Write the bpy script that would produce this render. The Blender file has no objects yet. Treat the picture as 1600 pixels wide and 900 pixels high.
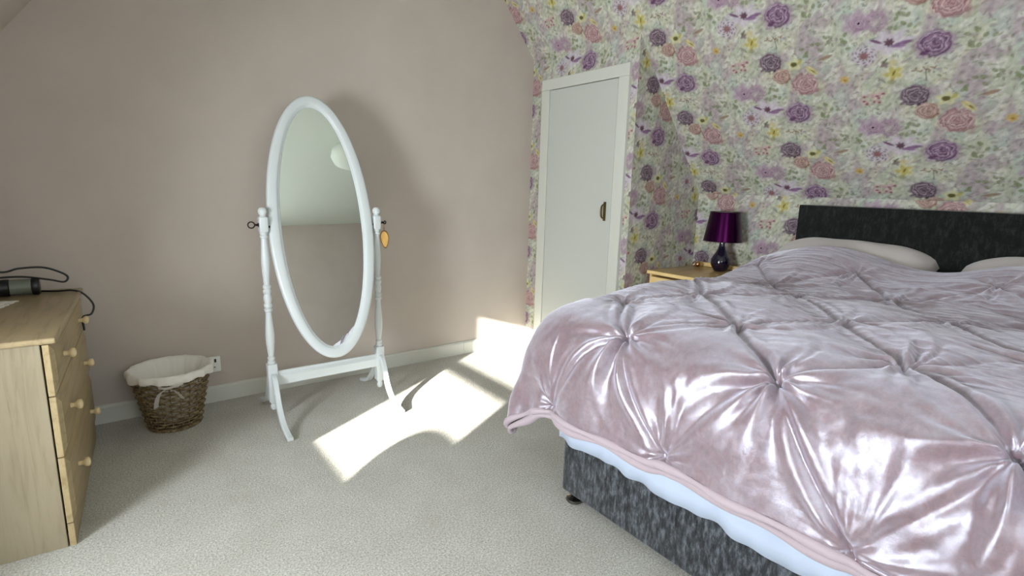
import bpy, bmesh, math, random
import numpy as np
from mathutils import Vector, Matrix
random.seed(7)
rng = np.random.default_rng(11)
PI = math.pi
scene = bpy.context.scene
COL = scene.collection

# ------------------------------------------------------------------ camera
F_PX, YAW, PITCH, ROLL = 830.71, .6502, .1886, .0272
CAM = Vector((-2.633, -3.267, 1.24))
fwd = Vector((math.sin(YAW)*math.cos(PITCH), math.cos(YAW)*math.cos(PITCH), -math.sin(PITCH)))
rgt = Vector((math.cos(YAW), -math.sin(YAW), 0))
upv = rgt.cross(fwd)
rgt, upv = math.cos(ROLL)*rgt + math.sin(ROLL)*upv, -math.sin(ROLL)*rgt + math.cos(ROLL)*upv
cd = bpy.data.cameras.new('camera')
cd.sensor_fit = 'HORIZONTAL'; cd.sensor_width = 36.0
cd.lens = 36.0*F_PX/1600.0
cd.clip_start = .02
cam = bpy.data.objects.new('camera', cd)
M = Matrix((rgt, upv, -fwd)).transposed().to_4x4()
M.translation = CAM
cam.matrix_world = M
COL.objects.link(cam)
scene.camera = cam

# ------------------------------------------------------------------ world, sun, daylight, exposure
world = bpy.data.worlds.new('sky'); scene.world = world
world.use_nodes = True
wn = world.node_tree.nodes; wl = world.node_tree.links
bgn = wn['Background']
bgn.inputs['Color'].default_value = (.62, .76, 1.0, 1)
bgn.inputs['Strength'].default_value = 2.0

SUN_DIR = Vector((.882, .471, -.28)).normalized()
sd = bpy.data.lights.new('sun', 'SUN'); sd.energy = 30.0; sd.angle = math.radians(.6)
sd.color = (1.0, .95, .86)
sun = bpy.data.objects.new('sun', sd); COL.objects.link(sun)
sun.rotation_euler = SUN_DIR.to_track_quat('-Z', 'Y').to_euler()
sun.location = (-8, -5, 4)

# daylight coming in through the dormer window (sits in the window opening)
WX = -3.95                      # window plane
WY0, WY1, WZ0, WZ1 = -2.605, -1.87, .63, 1.385
ad = bpy.data.lights.new('window_daylight', 'AREA'); ad.shape = 'RECTANGLE'
ad.size = WZ1-WZ0; ad.size_y = WY1-WY0
ad.energy = 95.0; ad.color = (.90, .97, 1.0)
al = bpy.data.objects.new('window_daylight', ad); COL.objects.link(al)
al.location = (WX-.04, (WY0+WY1)/2, (WZ0+WZ1)/2)
al.rotation_euler = Vector((1, 0, 0)).to_track_quat('-Z', 'Y').to_euler()

# added fill lamp at an invented, unseen gable window behind the camera
BX0, BX1, BZ0, BZ1 = -2.75, -1.45, .95, 2.0
a2 = bpy.data.lights.new('gable_fill', 'AREA'); a2.shape = 'RECTANGLE'
a2.size = BX1-BX0; a2.size_y = BZ1-BZ0; a2.energy = 15.0; a2.color = (.88, .96, 1.0)
al2 = bpy.data.objects.new('gable_fill', a2); COL.objects.link(al2)
al2.location = ((BX0+BX1)/2, -3.98+.03, (BZ0+BZ1)/2)
al2.rotation_euler = Vector((0, 1, 0)).to_track_quat('-Z', 'Z').to_euler()

scene.view_settings.view_transform = 'Standard'
scene.view_settings.look = 'None'
scene.view_settings.gamma = 1.0
scene.view_settings.use_curve_mapping = False
scene.view_settings.exposure = 0.22
try:
    scene.cycles.max_bounces = 10; scene.cycles.diffuse_bounces = 7
    scene.cycles.sample_clamp_indirect = 6.0
    scene.cycles.caustics_reflective = False; scene.cycles.caustics_refractive = False
except Exception:
    pass

# ------------------------------------------------------------------ room dimensions (metres)
XB = .727            # knee wall behind the bed
ZK = 1.226           # knee wall height
SL = 1.279           # slope of both roof sides
ZC = 2.53            # flat ceiling
XL = -3.40           # left knee wall
YB = -3.98           # gable wall behind the camera
CW = 1.006           # closet width (along the bed wall)
ZCL = ZK + SL*XB     # top of closet front
SLEN = math.hypot(1, SL)
XRC = XB-(ZC-ZK)/SL  # where right slope meets ceiling
XLC = XL+(ZC-ZK)/SL

# ------------------------------------------------------------------ helpers
def srgb(r, g, b):
    def f(c):
        c /= 255.0
        return c/12.92 if c <= .04045 else ((c+.055)/1.055)**2.4
    return (f(r), f(g), f(b), 1.0)

def tag(o, label=None, cat=None, group=None, kind=None):
    if label: o['label'] = label
    if cat: o['category'] = cat
    if group: o['group'] = group
    if kind: o['kind'] = kind
    return o

def empty(name, loc=(0, 0, 0), rz=0.0):
    o = bpy.data.objects.new(name, None); COL.objects.link(o)
    o.location = loc; o.rotation_euler = (0, 0, rz); o.empty_display_size = .05
    return o

def link(name, me, mat, parent=None, smooth=False):
    o = bpy.data.objects.new(name, me); COL.objects.link(o)
    if mat and not me.materials: me.materials.append(mat)
    if parent: o.parent = parent
    if smooth:
        me.polygons.foreach_set('use_smooth', np.ones(len(me.polygons), dtype=bool))
    return o

def obj(name, bm, mat, parent=None, smooth=False, angle=None):
    bmesh.ops.recalc_face_normals(bm, faces=bm.faces[:])
    me = bpy.data.meshes.new(name)
    bm.to_mesh(me); bm.free()
    o = link(name, me, mat, parent, smooth or angle is not None)
    if angle is not None:
        me.set_sharp_from_angle(angle=math.radians(angle))
    return o

def box(bm, x0, x1, y0, y1, z0, z1, bevel=0.0, seg=2):
    r = bmesh.ops.create_cube(bm, size=1.0)
    vs = r['verts']
    for v in vs:
        v.co = Vector(((x0+x1)/2+v.co.x*(x1-x0), (y0+y1)/2+v.co.y*(y1-y0), (z0+z1)/2+v.co.z*(z1-z0)))
    if bevel > 0:
        es = list({e for v in vs for e in v.link_edges})
        bmesh.ops.bevel(bm, geom=es, offset=bevel, segments=seg, profile=.5, affect='EDGES')
    return bm

def bxm(*a, **k):
    bm = bmesh.new(); box(bm, *a, **k); return bm

def lathe(bm, prof, cx=0, cy=0, seg=32, cap=True):
    rings = []
    for r, z in prof:
        rings.append([bm.verts.new((cx+r*math.cos(2*PI*k/seg), cy+r*math.sin(2*PI*k/seg), z)) for k in range(seg)])
    for a, b in zip(rings, rings[1:]):
        for k in range(seg):
            bm.faces.new((a[k], a[(k+1) % seg], b[(k+1) % seg], b[k]))
    if cap:
        if prof[0][0] > 1e-5: bm.faces.new(rings[0][::-1])
        if prof[-1][0] > 1e-5: bm.faces.new(rings[-1])
    return bm

def catmull(pts, n=8, closed=False):
    P = [Vector(p) for p in pts]
    out = []
    m = len(P)
    rngi = range(m if closed else m-1)
    for i in rngi:
        p0 = P[(i-1) % m] if closed or i > 0 else P[0]*2-P[1]
        p1 = P[i]; p2 = P[(i+1) % m]
        p3 = P[(i+2) % m] if closed or i+2 < m else P[-1]*2-P[-2]
        for k in range(n):
            t = k/n
            out.append(.5*((2*p1)+(p2-p0)*t+(2*p0-5*p1+4*p2-p3)*t*t+(3*p1-p0-3*p2+p3)*t**3))
    if not closed: out.append(P[-1].copy())
    return out

def tube(bm, pts, rad, seg=8, closed=False, caps=True):
    """rad: number or list; sweeps a circle along pts"""
    P = [Vector(p) for p in pts]; n = len(P)
    R = rad if isinstance(rad, (list, tuple)) else [rad]*n
    rings = []
    prev = None
    for i in range(n):
        if closed: t = P[(i+1) % n]-P[i-1]
        else: t = P[min(i+1, n-1)]-P[max(i-1, 0)]
        t.normalize()
        if prev is None:
            a = Vector((0, 0, 1)) if abs(t.z) < .9 else Vector((1, 0, 0))
            nx = t.cross(a).normalized()
        else:
            nx = (prev-t*prev.dot(t)).normalized()
        prev = nx
        ny = t.cross(nx)
        rings.append([bm.verts.new(P[i]+R[i]*(nx*math.cos(2*PI*k/seg)+ny*math.sin(2*PI*k/seg))) for k in range(seg)])
    m = n if closed else n-1
    for i in range(m):
        a, b = rings[i], rings[(i+1) % n]
        for k in range(seg):
            bm.faces.new((a[k], a[(k+1) % seg], b[(k+1) % seg], b[k]))
    if not closed and caps:
        bm.faces.new(rings[0][::-1]); bm.faces.new(rings[-1])
    return bm

def extrude_profile(bm, poly, axis, a0, a1):
    """poly in the two other axes; extruded along axis from a0 to a1"""
    def mk(p, a):
        if axis == 'x': return (a, p[0], p[1])
        if axis == 'y': return (p[0], a, p[1])
        return (p[0], p[1], a)
    A = [bm.verts.new(mk(p, a0)) for p in poly]; B = [bm.verts.new(mk(p, a1)) for p in poly]
    n = len(poly)
    for i in range(n): bm.faces.new((A[i], A[(i+1) % n], B[(i+1) % n], B[i]))
    bm.faces.new(A[::-1]); bm.faces.new(B)
    return bm

def quads_mesh(name, V, Fq):
    me = bpy.data.meshes.new(name)
    V = np.asarray(V, dtype=np.float32); Fq = np.asarray(Fq, dtype=np.int32)
    me.vertices.add(len(V)); me.vertices.foreach_set('co', V.ravel())
    me.loops.add(Fq.size); me.loops.foreach_set('vertex_index', Fq.ravel())
    me.polygons.add(len(Fq))
    me.polygons.foreach_set('loop_start', np.arange(0, Fq.size, 4, dtype=np.int32))
    me.update(calc_edges=True)
    return me

def grid_faces(nu, nv):
    i, j = np.meshgrid(np.arange(nu-1), np.arange(nv-1), indexing='ij')
    a = i*nv+j
    return np.stack([a, a+nv, a+nv+1, a+1], -1).reshape(-1, 4)

# ------------------------------------------------------------------ materials
def mat(name, color, rough=.6, spec=.5, metal=0.0, sheen=0.0, coat=0.0):
    m = bpy.data.materials.new(name); m.use_nodes = True
    p = m.node_tree.nodes['Principled BSDF']
    p.inputs['Base Color'].default_value = color
    p.inputs['Roughness'].default_value = rough
    p.inputs['Specular IOR Level'].default_value = spec
    p.inputs['Metallic'].default_value = metal
    p.inputs['Sheen Weight'].default_value = sheen
    p.inputs['Coat Weight'].default_value = coat
    return m

def nd(m, t, **kw):
    n = m.node_tree.nodes.new(t)
    for k, v in kw.items(): setattr(n, k, v)
    return n

def noise(m, scale, detail=4, rough=.55, stretch=(1, 1, 1), coord='Object', dist=0.0):
    tc = nd(m, 'ShaderNodeTexCoord'); mp = nd(m, 'ShaderNodeMapping')
    mp.inputs['Scale'].default_value = stretch
    n = nd(m, 'ShaderNodeTexNoise')
    n.inputs['Scale'].default_value = scale; n.inputs['Detail'].default_value = detail
    n.inputs['Roughness'].default_value = rough; n.inputs['Distortion'].default_value = dist
    L = m.node_tree.links
    L.new(tc.outputs[coord], mp.inputs['Vector']); L.new(mp.outputs['Vector'], n.inputs['Vector'])
    return n

def ramp(m, fac, stops):
    r = nd(m, 'ShaderNodeValToRGB')
    e = r.color_ramp.elements
    e[0].position, e[0].color = stops[0]
    e[1].position, e[1].color = stops[-1]
    for p, c in stops[1:-1]:
        x = e.new(p); x.color = c
    m.node_tree.links.new(fac, r.inputs['Fac'])
    return r

def bump(m, height, strength=.3, dist=.002):
    b = nd(m, 'ShaderNodeBump')
    b.inputs['Strength'].default_value = strength; b.inputs['Distance'].default_value = dist
    L = m.node_tree.links
    L.new(height, b.inputs['Height']); L.new(b.outputs['Normal'], m.node_tree.nodes['Principled BSDF'].inputs['Normal'])
    return b

def tocol(m, out):
    m.node_tree.links.new(out, m.node_tree.nodes['Principled BSDF'].inputs['Base Color'])

def glass():
    m = bpy.data.materials.new('window_glass'); m.use_nodes = True
    t = m.node_tree; t.nodes.remove(t.nodes['Principled BSDF'])
    a = t.nodes.new('ShaderNodeBsdfTransparent'); a.inputs['Color'].default_value = (.97, .98, .98, 1)
    b = t.nodes.new('ShaderNodeBsdfGlossy'); b.inputs['Roughness'].default_value = .02
    x = t.nodes.new('ShaderNodeMixShader'); x.inputs['Fac'].default_value = .05
    t.links.new(a.outputs[0], x.inputs[1]); t.links.new(b.outputs[0], x.inputs[2]); t.links.new(x.outputs[0], t.nodes['Material Output'].inputs['Surface'])
    return m
M_GLASS = glass()
M_WALL = mat('pink_beige_paint', srgb(191, 181, 173), .75, .25)
n = noise(M_WALL, 3.0, 3); r = ramp(M_WALL, n.outputs['Fac'], [(.3, srgb(187, 177, 169)), (.7, srgb(194, 184, 176))]); tocol(M_WALL, r.outputs['Color'])
n2 = noise(M_WALL, 260, 3); bump(M_WALL, n2.outputs['Fac'], .12, .0015)
M_CEIL = mat('ceiling_white_paint', srgb(206, 212, 202), .85, .2)
n2 = noise(M_CEIL, 160, 3); bump(M_CEIL, n2.outputs['Fac'], .1, .002)
M_GLOSS = mat('white_gloss_paint', srgb(208, 209, 202), .32, .5)
n = noise(M_GLOSS, 30, 2); bump(M_GLOSS, n.outputs['Fac'], .05, .001)
M_DOOR = mat('cream_door_paint', srgb(194, 197, 192), .38, .45)
n = noise(M_DOOR, 14, 3, stretch=(1, 1, .2)); bump(M_DOOR, n.outputs['Fac'], .06, .001)
M_GAP = mat('gap_shade', srgb(60, 56, 48), .9, .1)  # dark colour standing in for the shade inside narrow gaps

M_CARPET = mat('beige_carpet', srgb(180, 172, 160), .98, .05, sheen=.25)
n = noise(M_CARPET, 150, 6, .8)
r = ramp(M_CARPET, n.outputs['Fac'], [(.32, srgb(122, 116, 106)), (.5, srgb(206, 203, 195)), (.68, srgb(250, 249, 244))])
nb = noise(M_CARPET, 5.0, 4, .6)
r2 = ramp(M_CARPET, nb.outputs['Fac'], [(.3, srgb(240, 238, 234)), (.7, srgb(255, 255, 255))])
mx = nd(M_CARPET, 'ShaderNodeMix', data_type='RGBA', blend_type='MULTIPLY'); mx.inputs['Factor'].default_value = 1
M_CARPET.node_tree.links.new(r.outputs['Color'], mx.inputs[6]); M_CARPET.node_tree.links.new(r2.outputs['Color'], mx.inputs[7])
tocol(M_CARPET, mx.outputs[2])
n2 = noise(M_CARPET, 140, 6, .8); bump(M_CARPET, n2.outputs['Fac'], .7, .014)

def paper_material():
    m = mat('floral_wallpaper', (1, 1, 1, 1), .7, .2)
    a = nd(m, 'ShaderNodeVertexColor', layer_name='print')
    n = noise(m, 60, 4, .6, stretch=(1, 1, .18))
    r = ramp(m, n.outputs['Fac'], [(.3, (.86, .86, .86, 1)), (.7, (1.06, 1.06, 1.06, 1))])
    mx = nd(m, 'ShaderNodeMix', data_type='RGBA', blend_type='MULTIPLY'); mx.inputs['Factor'].default_value = 1
    L = m.node_tree.links
    L.new(a.outputs['Color'], mx.inputs[6]); L.new(r.outputs['Color'], mx.inputs[7])
    tocol(m, mx.outputs[2])
    n2 = noise(m, 300, 3, .6, stretch=(1, 1, .3)); bump(m, n2.outputs['Fac'], .15, .001)
    return m
M_PAPER = paper_material()

def wood(name, dark, light, stretch, scale=6, rough=.42):
    m = mat(name, light, rough, .4)
    n = noise(m, scale, 6, .62, stretch=stretch, dist=.6)
    r = ramp(m, n.outputs['Fac'], [(.28, dark), (.5, light), (.75, tuple(min(1, c*1.08) for c in light[:3])+(1,))])
    tocol(m, r.outputs['Color'])
    bump(m, n.outputs['Fac'], .08, .001)
    return m
M_PINE_V = wood('pale_wood_upright', srgb(126, 114, 92), srgb(148, 137, 115), (6, 6, .5))
M_PINE_H = wood('pale_wood_along', srgb(140, 120, 84), srgb(168, 150, 114), (6, .5, 6))
M_PINE_T = wood('pale_wood_top', srgb(132, 114, 84), srgb(166, 148, 116), (6, .5, 6), rough=.3)
M_KNOB = mat('pale_wood_knob', srgb(226, 204, 160), .35, .5)
n = noise(M_KNOB, 40, 3); bump(M_KNOB, n.outputs['Fac'], .05, .001)
M_NIGHT = wood('honey_pine', srgb(214, 178, 110), srgb(236, 206, 146), (5, .6, 5))
M_NIGHT_T = wood('honey_pine_top', srgb(170, 136, 84), srgb(196, 164, 112), (.6, 5, 5), rough=.22)

M_WHITE = mat('white_satin_paint', srgb(208, 214, 216), .3, .5)
n = noise(M_WHITE, 25, 2); bump(M_WHITE, n.outputs['Fac'], .04, .001)
M_MIRROR = mat('mirror_glass', (.80, .82, .79, 1), .015, .5, metal=1.0)
n = noise(M_MIRROR, 2, 1); r = ramp(M_MIRROR, n.outputs['Fac'], [(.2, (.79, .81, .78, 1)), (.8, (.81, .83, .80, 1))]); tocol(M_MIRROR, r.outputs['Color'])
M_BLACKMETAL = mat('black_iron', srgb(40, 32, 28), .4, .5, metal=.6)
n = noise(M_BLACKMETAL, 60, 2); bump(M_BLACKMETAL, n.outputs['Fac'], .1, .001)
M_BRASS = mat('aged_brass', srgb(116, 100, 62), .35, .5, metal=.9)
n = noise(M_BRASS, 60, 2); bump(M_BRASS, n.outputs['Fac'], .1, .001)
M_TAG = wood('leaf_wood', srgb(190, 140, 66), srgb(222, 178, 104), (8, 8, 1), 14)
M_TAGRIM = mat('burnt_wood_edge', srgb(110, 72, 34), .6)
n = noise(M_TAGRIM, 60, 2); bump(M_TAGRIM, n.outputs['Fac'], .1, .001)
M_BLACK = mat('black_plastic', srgb(20, 20, 22), .4, .5)
n = noise(M_BLACK, 80, 2); bump(M_BLACK, n.outputs['Fac'], .06, .001)
M_GREYPL = mat('grey_plastic', srgb(110, 116, 104), .35, .5)
n = noise(M_GREYPL, 50, 2, stretch=(.2, 4, 4)); bump(M_GREYPL, n.outputs['Fac'], .08, .001)
M_CLOTH = mat('white_cotton', srgb(232, 228, 222), .9, .1, sheen=.2)
n = noise(M_CLOTH, 350, 2); bump(M_CLOTH, n.outputs['Fac'], .2, .001)
M_PLASTIC = mat('white_plastic', srgb(228, 228, 222), .35, .5)
n = noise(M_PLASTIC, 30, 2); bump(M_PLASTIC, n.outputs['Fac'], .03, .001)
M_SHEET = mat('white_sheet', srgb(190, 202, 224), .85, .1, sheen=.1)
n = noise(M_SHEET, 25, 3); bump(M_SHEET, n.outputs['Fac'], .25, .006)

M_WICKER = mat('brown_wicker', srgb(132, 116, 88), .55, .35)
n = noise(M_WICKER, 70, 4, .7)
r = ramp(M_WICKER, n.outputs['Fac'], [(.3, srgb(62, 48, 32)), (.5, srgb(116, 98, 70)), (.72, srgb(170, 154, 120))]); tocol(M_WICKER, r.outputs['Color'])
bump(M_WICKER, n.outputs['Fac'], .2, .002)

def chenille(name, c0, c1, c2, stretch):
    m = mat(name, c1, .85, .25, sheen=.25)
    n = noise(m, 42, 5, .72, stretch=stretch)
    r = ramp(m, n.outputs['Fac'], [(.36, c0), (.5, c1), (.68, c2)]); tocol(m, r.outputs['Color'])
    bump(m, n.outputs['Fac'], .5, .005)
    return m
M_DIVAN = chenille('charcoal_chenille', srgb(16, 17, 20), srgb(52, 55, 60), srgb(104, 109, 116), (1, 1.6, .55))
M_HEAD = chenille('dark_chenille_headboard', srgb(4, 6, 6), srgb(12, 16, 15), srgb(34, 42, 40), (1, 1.4, .6))

def velvet():
    m = mat('mauve_crushed_velvet', srgb(150, 116, 122), .38, .5, sheen=1.0)
    p = m.node_tree.nodes['Principled BSDF']
    p.inputs['Sheen Roughness'].default_value = .38
    p.inputs['Sheen Tint'].default_value = srgb(236, 232, 244)
    p.inputs['Specular Tint'].default_value = srgb(250, 240, 250)
    L = m.node_tree.links
    n = noise(m, 9, 6, .72, dist=.8)
    r = ramp(m, n.outputs['Fac'], [(.32, srgb(120, 90, 95)), (.5, srgb(133, 106, 111)), (.68, srgb(152, 131, 136))])
    nf = noise(m, 85, 5, .7, dist=.4)
    rf = ramp(m, nf.outputs['Fac'], [(.3, (.68, .67, .68, 1)), (.7, (1.22, 1.22, 1.22, 1))])
    mx = nd(m, 'ShaderNodeMix', data_type='RGBA', blend_type='MULTIPLY'); mx.inputs['Factor'].default_value = 1
    L.new(r.outputs['Color'], mx.inputs[6]); L.new(rf.outputs['Color'], mx.inputs[7]); tocol(m, mx.outputs[2])
    rr = ramp(m, nf.outputs['Fac'], [(.3, (.48, .48, .48, 1)), (.7, (.30, .30, .30, 1))]); L.new(rr.outputs['Color'], p.inputs['Roughness'])
    n3 = noise(m, 48, 7, .8, dist=1.0)
    bump(m, n3.outputs['Fac'], .26, .004)
    gl = nd(m, 'ShaderNodeBsdfGlossy'); gl.inputs['Roughness'].default_value = .36
    gl.inputs['Color'].default_value = (.66, .72, .86, 1)
    L.new(m.node_tree.nodes['Bump'].outputs['Normal'], gl.inputs['Normal'])
    ms = nd(m, 'ShaderNodeMixShader')
    npt = noise(m, 24, 6, .75, dist=1.2); rg = ramp(m, npt.outputs['Fac'], [(.36, (.12, .12, .12, 1)), (.64, (.33, .33, .33, 1))]); L.new(rg.outputs['Color'], ms.inputs['Fac'])
    L.new(p.outputs['BSDF'], ms.inputs[1]); L.new(gl.outputs['BSDF'], ms.inputs[2])
    sh = nd(m, 'ShaderNodeBsdfSheen', distribution='ASHIKHMIN'); sh.inputs['Roughness'].default_value = .55
    sh.inputs['Color'].default_value = (.29, .32, .39, 1)
    L.new(m.node_tree.nodes['Bump'].outputs['Normal'], sh.inputs['Normal'])
    ads = nd(m, 'ShaderNodeAddShader'); L.new(ms.outputs['Shader'], ads.inputs[0]); L.new(sh.outputs['BSDF'], ads.inputs[1])
    L.new(ads.outputs['Shader'], m.node_tree.nodes['Material Output'].inputs['Surface'])
    return m
M_VELVET = velvet()
M_HEM = mat('pale_pink_cotton', srgb(178, 162, 170), .8, .15, sheen=.3)
n = noise(M_HEM, 30, 3); bump(M_HEM, n.outputs['Fac'], .25, .004)
M_PILLOW = mat('blush_pillowcase', srgb(206, 198, 198), .8, .15, sheen=.3)
n = noise(M_PILLOW, 14, 4); bump(M_PILLOW, n.outputs['Fac'], .3, .012)
M_SHADE = mat('purple_satin_shade', srgb(20, 3, 22), .20, .7, sheen=.0)
M_SHADE.node_tree.nodes['Principled BSDF'].inputs['Specular Tint'].default_value = srgb(200, 70, 190)
n = noise(M_SHADE, 200, 2, stretch=(1, 1, .1)); bump(M_SHADE, n.outputs['Fac'], .15, .001)
M_SHADEIN = mat('shade_lining', srgb(225, 215, 220), .8)
n = noise(M_SHADEIN, 100, 2); bump(M_SHADEIN, n.outputs['Fac'], .1, .001)
M_LAMP = mat('dark_purple_ceramic', srgb(22, 14, 40), .12, .6, coat=.5)
n = noise(M_LAMP, 8, 2); bump(M_LAMP, n.outputs['Fac'], .02, .001)
M_GOLD = mat('rose_gold', srgb(214, 158, 112), .22, .5, metal=1.0)
n = noise(M_GOLD, 50, 2); bump(M_GOLD, n.outputs['Fac'], .05, .001)
M_CHROME = mat('dull_chrome', srgb(120, 118, 112), .25, .5, metal=1.0)
n = noise(M_CHROME, 50, 2); bump(M_CHROME, n.outputs['Fac'], .05, .001)

# ------------------------------------------------------------------ wallpaper print (flat pattern, half-drop repeat)
PU, PV = .612, .533
def make_print():
    res = .002
    nu, nv = int(round(PU/res)), int(round(PV/res))
    U, V = np.meshgrid((np.arange(nu)+.5)*PU/nu, (np.arange(nv)+.5)*PV/nv, indexing='ij')
    def lin(c): return np.array(srgb(*c)[:3])
    def fbm(seed, base):
        # periodic noise from random Fourier modes (respecting the half drop is not needed at this scale)
        g = np.random.default_rng(seed); out = np.zeros_like(U)
        for k in range(60):
            a = g.integers(-base, base+1); b = g.integers(-base, base+1)
            # half-drop compatible phase: a*u/PU + b*(v/PV - .5*u/PU)
            out += np.cos(2*PI*(a*U/PU+b*(V/PV-.5*U/PU))+g.uniform(0, 6.28))
        return out/np.sqrt(30)
    img = np.ones(U.shape+(3,))*lin((188, 192, 174))
    def mixin(col, a):
        nonlocal img
        img = img*(1-a[..., None])+lin(col)*a[..., None]
    sm = lambda x, a, b: np.clip((x-a)/(b-a), 0, 1)**2*(3-2*np.clip((x-a)/(b-a), 0, 1))
    mixin((178, 162, 170), .8*sm(fbm(1, 3), .1, 1.0))
    mixin((184, 196, 186), .7*sm(fbm(2, 3), .2, 1.0))
    mixin((206, 204, 178), .5*sm(fbm(3, 4), .4, 1.2))
    mixin((212, 213, 204), .65*sm(fbm(4, 9), .5, 1.2))
    mixin((150, 154, 130), .38*sm(fbm(5, 16), .7, 1.4))
    mixin((150, 130, 140), .5*sm(fbm(6, 20), .8, 1.5))
    fine = fbm(7, 24)
    def polar(cu, cv, ru, rv, rot=0.0):
        i = np.round((U-cu)/PU); du = U-cu-i*PU
        dv = V-cv-i*.5*PV; dv = dv-PV*np.round(dv/PV)
        c, s = math.cos(rot), math.sin(rot)
        x = (du*c+dv*s)/ru; y = (-du*s+dv*c)/rv
        return np.hypot(x, y), np.arctan2(y, x)
    def rose(cu, cv, ru, rv, dark, mid, light, rot=0.0, alpha=1.0, turns=4.0):
        rr, th = polar(cu, cv, ru, rv, rot)
        wob = rr*(1+.035*np.cos(5*th+1.0)+.03*np.cos(3*th))+.035*fine
        a = alpha*(1-sm(wob, .86, 1.08))
        mixin(mid, a)
        ph = (wob**.85)*turns+th/(2*PI)+.16*np.sin(3*th+5*wob)+.06*fine
        s = ph-np.floor(ph)
        line = np.exp(-((s-.5)/.16)**2)*(.78+.22*np.cos(th*2+wob*9))
        lite = np.exp(-((s-.82)/.16)**2)
        mixin(light, a*lite*.75*sm(wob, .05, .3))
        mixin(dark, a*line*.85)
        mixin(dark, a*.6*(1-sm(wob, .0, .16)))
        mixin(dark, a*.55*sm(-np.sin(th)*wob, .45, .95))
    def soft(cu, cv, ru, rv, col, alpha, rot=0.0, pet=0, amp=.25):
        rr, th = polar(cu, cv, ru, rv, rot)
        w = rr/(1+amp*np.cos(pet*th)) if pet else rr
        mixin(col, alpha*(1-sm(w+.05*fine, .6, 1.05)))
    def leaf(cu, cv, l, w, rot, col, alpha=.8):
        rr, th = polar(cu, cv, l, w, rot)
        mixin(col, alpha*(1-sm(rr, .7, 1.0)))
        mixin(tuple(int(c*.75) for c in col), alpha*.6*np.exp(-((rr*np.sin(th))/.2)**2)*(rr < 1))
    PR = [(72, 42, 70), (136, 108, 134), (198, 180, 196)]
    DK = [(58, 42, 56), (118, 100, 112), (186, 174, 180)]
    PK = [(120, 70, 80), (176, 144, 146), (212, 196, 190)]
    # pale background flowers
    g = np.random.default_rng(5)
    for k in range(16):
        cu, cv = g.uniform(0, PU), g.uniform(0, PV)
        soft(cu, cv, .036, .030, (214, 214, 204), .6, g.uniform(0, 6), 5, .2)
        soft(cu, cv, .009, .008, (170, 172, 128), .5)
    # faint outlines of petals all over the ground
    l1 = np.abs(fbm(41, 9)); mixin((150, 150, 134), .38*np.exp(-(l1/.07)**2))
    l2 = np.abs(fbm(42, 13)); mixin((156, 140, 146), .36*np.exp(-(l2/.08)**2))
    l3 = np.abs(fbm(43, 20)); mixin((140, 146, 122), .26*np.exp(-(l3/.10)**2))
    # sprays of small leaves
    for k in range(190):
        cu, cv = g.uniform(0, PU), g.uniform(0, PV)
        leaf(cu, cv, g.uniform(.006, .014), g.uniform(.003, .006), g.uniform(0, 6.28), [(122, 130, 98), (136, 142, 112), (132, 112, 106), (108, 114, 84), (140, 118, 128)][k % 5], .52)
    items = ITEMS
    for kind, cu, cv in items:
        i_ = math.floor(cu/PU); cu -= i_*PU; cv -= i_*.5*PV
        K = 1.32
        if kind == 'dark': 
            soft(cu, cv, .07, .055, (150, 132, 152), .45)
            rose(cu, cv, .044*K, .042*K, *DK, rot=-.2)
            leaf(cu-.05, cv-.035, .018, .008, .5, (98, 70, 92), .7)
        elif kind == 'smallpink': rose(cu, cv, .036*K, .032*K, (112, 82, 72), (176, 144, 138), (206, 190, 172), rot=.3, turns=4.0)
        elif kind == 'pink': 
            soft(cu+.05, cv-.05, .03, .02, (160, 128, 132), .5, .5, 3)
            rose(cu, cv, .050*K, .046*K, *PK, rot=.15, turns=4.6)
        elif kind == 'purple':
            soft(cu, cv, .064*K, .056*K, (146, 118, 150), .55, .2, 5, .15)
            rose(cu, cv, .048*K, .044*K, *PR, rot=.1)
            leaf(cu-.04, cv-.036, .02, .012, .3, (96, 58, 96), .8)
        elif kind == 'lilac':
            soft(cu, cv, .055*K, .05*K, (176, 150, 172), .7, .3, 6, .12)
            rose(cu+.008, cv-.004, .030*K, .028*K, (122, 92, 118), (170, 142, 162), (196, 178, 190), alpha=.8)
        elif kind == 'lilac2':
            for k in range(7):
                a = k*.9; soft(cu+.032*math.cos(a), cv+.036*math.sin(a), .024, .020, (164, 140, 156), .75, a, 4)
                soft(cu+.026*math.cos(a+.3), cv+.03*math.sin(a+.3), .005, .004, (116, 90, 112), .7)
        elif kind == 'anemone':
            soft(cu, cv, .075*K, .044*K, (202, 192, 204), .85, .05, 7, .25)
            leaf(cu+.05, cv-.012, .045, .011, .15, (132, 96, 138), .85); leaf(cu-.05, cv+.014, .03, .008, -.5, (108, 72, 104), .9)
            leaf(cu+.03, cv-.022, .035, .009, -.1, (146, 110, 150), .8)
            soft(cu, cv, .022, .020, (92, 58, 74), .95, 0, 7, .2)
        elif kind == 'mum':
            rr, th = polar(cu, cv, .046*K, .042*K)
            a = 1-sm(rr, .7, 1.05)
            mixin((198, 190, 198), .85*a)
            mixin((112, 80, 108), .8*a*sm(np.cos(9*th+9*rr)*np.cos(14*rr+1), .0, .7)*sm(rr, .12, .4))
            mixin((138, 90, 92), .9*(1-sm(rr, .2, .42)))
        elif kind == 'redcluster':
            for k in range(14):
                a = g.uniform(0, 6.28); q = g.uniform(.1, 1)**.5
                x, y = cu+.05*q*math.cos(a), cv+.036*q*math.sin(a)
                soft(x, y, .016, .014, (196, 172, 170), .8); soft(x+.004, y-.003, .009, .0065, (132, 76, 88), .9)
        elif kind == 'orange':
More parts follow.
